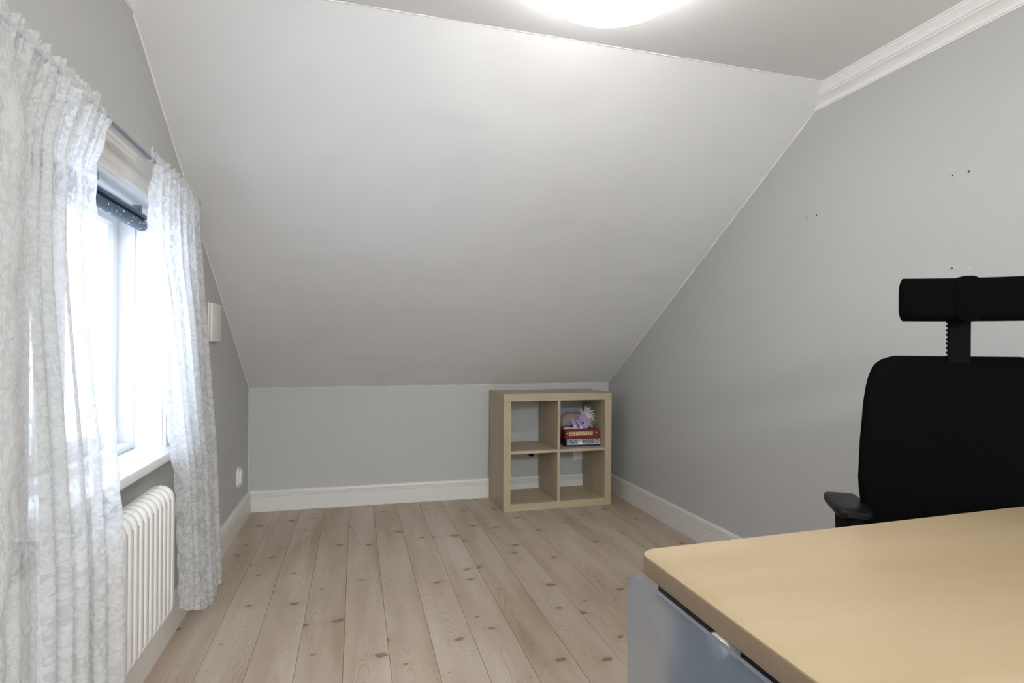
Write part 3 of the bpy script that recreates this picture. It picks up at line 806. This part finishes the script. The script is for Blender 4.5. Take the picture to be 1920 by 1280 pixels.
# ------------------------------------------------------------------ office chair
CX, CY = 0.0, 0.0        # backrest middle, in the chair's own axes
CYAW, CD = R(-32), 1.50
CW = Vector((.7935*CD*.9639 + CD*.2663, -.7935*CD*.2663 + CD*.9639, 0))
CO = Vector((0, -.20, 0))
ch = empty('office_chair', CW + Matrix.Rotation(CYAW, 3, 'Z') @ CO, 'black high-backed office chair with headrest behind the desk', 'chair', CYAW)
def cpart(name, bm, mat, parent=None, **k): bmesh.ops.translate(bm, vec=-CO, verts=bm.verts); return mesh(name, bm, mat, parent or ch, **k)
def cushion(hw, z0, z1, th, ycen, curve, nz=36, nx=24, corner=None, tilt=0):
    """padded slab in the x-z plane; hw(z) half width; th half thickness; curve(x, z) pushes y"""
    bm = bmesh.new(); Fr, Bk = [], []
    for j in range(nz+1):
        tz = j/nz; z = z0 + (z1-z0)*(.5 - .5*math.cos(math.pi*tz))
        rowf, rowb = [], []
        for i in range(nx+1):
            u = -math.cos(math.pi*i/nx); x = u*hw(z)
            ez = 1 - abs(2*(z-z0)/(z1-z0) - 1)**7; ex = 1 - abs(u)**7
            k = th*math.sqrt(max(0, ex))*math.sqrt(max(0, ez))
            yc = ycen + curve(x, z)
            rowf.append(bm.verts.new((CX+x, yc-k, z))); rowb.append(bm.verts.new((CX+x, yc+k, z)))
        Fr.append(rowf); Bk.append(rowb)
    for Rw in (Fr, Bk):
        for j in range(nz):
            for i in range(nx): bm.faces.new((Rw[j][i], Rw[j][i+1], Rw[j+1][i+1], Rw[j+1][i]))
    bmesh.ops.remove_doubles(bm, verts=bm.verts, dist=1e-5)
    return bm
BT, BB = 1.0850, .52
def hwb(z):
    q = BT - z
    tab = [(0, .135), (.0015, .145), (.006, .160), (.013, .174), (.025, .188), (.045, .199), (.075, .209), (.13, .219), (.24, .230), (.34, .234), (.46, .22), (.53, .19), (.565, .14)]
    return lerp_table(tab, q) * 1.055
cpart('backrest', cushion(hwb, BB, BT, .035, CY, lambda x, z: -.45*x*x + .03*((z-.75)/.3)**2), M['black_fabric'], angle=180)
cpart('back_shell', cushion(lambda z: .17, .50, .90, .012, CY+.052, lambda x, z: -.35*x*x + .03*((z-.75)/.3)**2), M['black_plastic'], angle=180)
# headrest and its toothed post
HT, HB = 1.291, 1.177
def hwh(z): return (.152) - .008*abs((z-(HT+HB)/2)/((HT-HB)/2))**4
hr = cpart('headrest', cushion(hwh, HB, HT, .036, CY-.004, lambda x, z: -.9*x*x), M['black_fabric'], angle=180)
bm = prism(rrect(.056, .118, .02, 5), lambda a, b: (CX+a*1.0, CY-.042, (HT+HB)/2+b), lambda a, b: (CX+a, CY+.038, (HT+HB)/2+b), .004)
tag(cpart('headrest_band', bm, M['black_fabric'], hr), 'narrow raised band round the middle of the headrest')
edge = [(-.026, 1.0)]
zz = 1.085
while zz < 1.168:
    edge += [(-.026, zz), (-.0215, zz+.0028), (-.0215, zz+.0048), (-.026, zz+.0088)]; zz += .0118
poly = edge + [(-.026, 1.20), (.026, 1.20), (.026, 1.0)]
cpart('headrest_post', prism(poly, lambda a, b: (CX+a, CY+.012, b), lambda a, b: (CX+a, CY+.026, b)), M['black_matte'], smooth=False)
# seat, mechanism, column, star base with castors (below the desk top)
seat = bmesh.new()
merge(seat, box(CX-.24, CX+.24, CY-.47, CY-.02, .43, .51, .035, 5))
cpart('seat', seat, M['black_fabric'], angle=60)
cpart('mechanism', box(CX-.09, CX+.09, CY-.34, CY-.10, .375, .432, .012), M['black_plastic'])
cpart('back_bar', tube([(CX, CY-.14, .40), (CX, CY+.02, .41), (CX, CY+.075, .47), (CX, CY+.072, .62)], .022, 12), M['black_metal'])
bm = lathe([(0, .10), (.028, .10), (.028, .26), (.018, .262), (.018, .39), (0, .39)], 20); bmesh.ops.translate(bm, vec=(CX, CY-.22, 0), verts=bm.verts)
cpart('gas_column', bm, M['black_metal'])
for k in range(5):
    a = R(18 + 72*k); dx, dy = math.cos(a), math.sin(a)
    c0 = Vector((CX, CY-.22, 0))
    lg = cpart('base_leg', tube([c0 + Vector((dx*.02, dy*.02, .115)), c0 + Vector((dx*.15, dy*.15, .105)), c0 + Vector((dx*.27, dy*.27, .078))], .02, 10, radii=[.026, .022, .016]), M['black_plastic'])
    bm = lathe([(0, -.022), (.022, -.022), (.027, -.015), (.027, .015), (.022, .022), (0, .022)], 16)
    bmesh.ops.transform(bm, matrix=Matrix.Translation(c0 + Vector((dx*.265, dy*.265, .027))) @ Matrix.Rotation(a + .6, 4, 'Z') @ Matrix.Rotation(R(90), 4, 'X'), verts=bm.verts)
    cs = cpart('castor', bm, M['black_plastic'], lg)
    cpart('castor_stem', tube([c0 + Vector((dx*.265, dy*.265, .05)), c0 + Vector((dx*.265, dy*.265, .085))], .006, 8), M['black_metal'], lg)
# armrests
for s in (-1, 1):
    bm = bmesh.new(); rows = []
    ya_, yb_ = -.11, .085       # near end, far end
    for j in range(15):
        t = j/14; y = ya_ + (yb_-ya_)*t
        e = math.sqrt(max(.0, 1 - abs(2*t-1)**5)); hw_ = max(.012, .046*(.55 + .45*e))
        zc = .668 + .006*t; th = max(.006, .014*(.5+.5*e))
        row = []
        for p, q in rrect(2*hw_, 2*th, min(hw_, th)*.9, 4): row.append(bm.verts.new((CX + s*.268 + p, y, zc + q)))
        rows.append(row)
    for a_, b_ in zip(rows, rows[1:]):
        n_ = len(a_)
        for k in range(n_): bm.faces.new((a_[k], a_[(k+1) % n_], b_[(k+1) % n_], b_[k]))
    bm.faces.new(rows[0][::-1]); bm.faces.new(rows[-1])
    pad = cpart('armrest', bm, M['black_plastic'], angle=50)
    bm = prism(rrect(.046, .15, .016, 4), lambda a, b: (CX+s*.262+a, -.06+b, .42), lambda a, b: (CX+s*.265+a, -.02+b, .655))
    cpart('arm_support', bm, M['black_matte'], pad)
    bm = box(min(CX+s*.09, CX+s*.29), max(CX+s*.09, CX+s*.28), -.14, -.06, .40, .425, .005)
    cpart('arm_bracket', bm, M['black_metal'], pad)
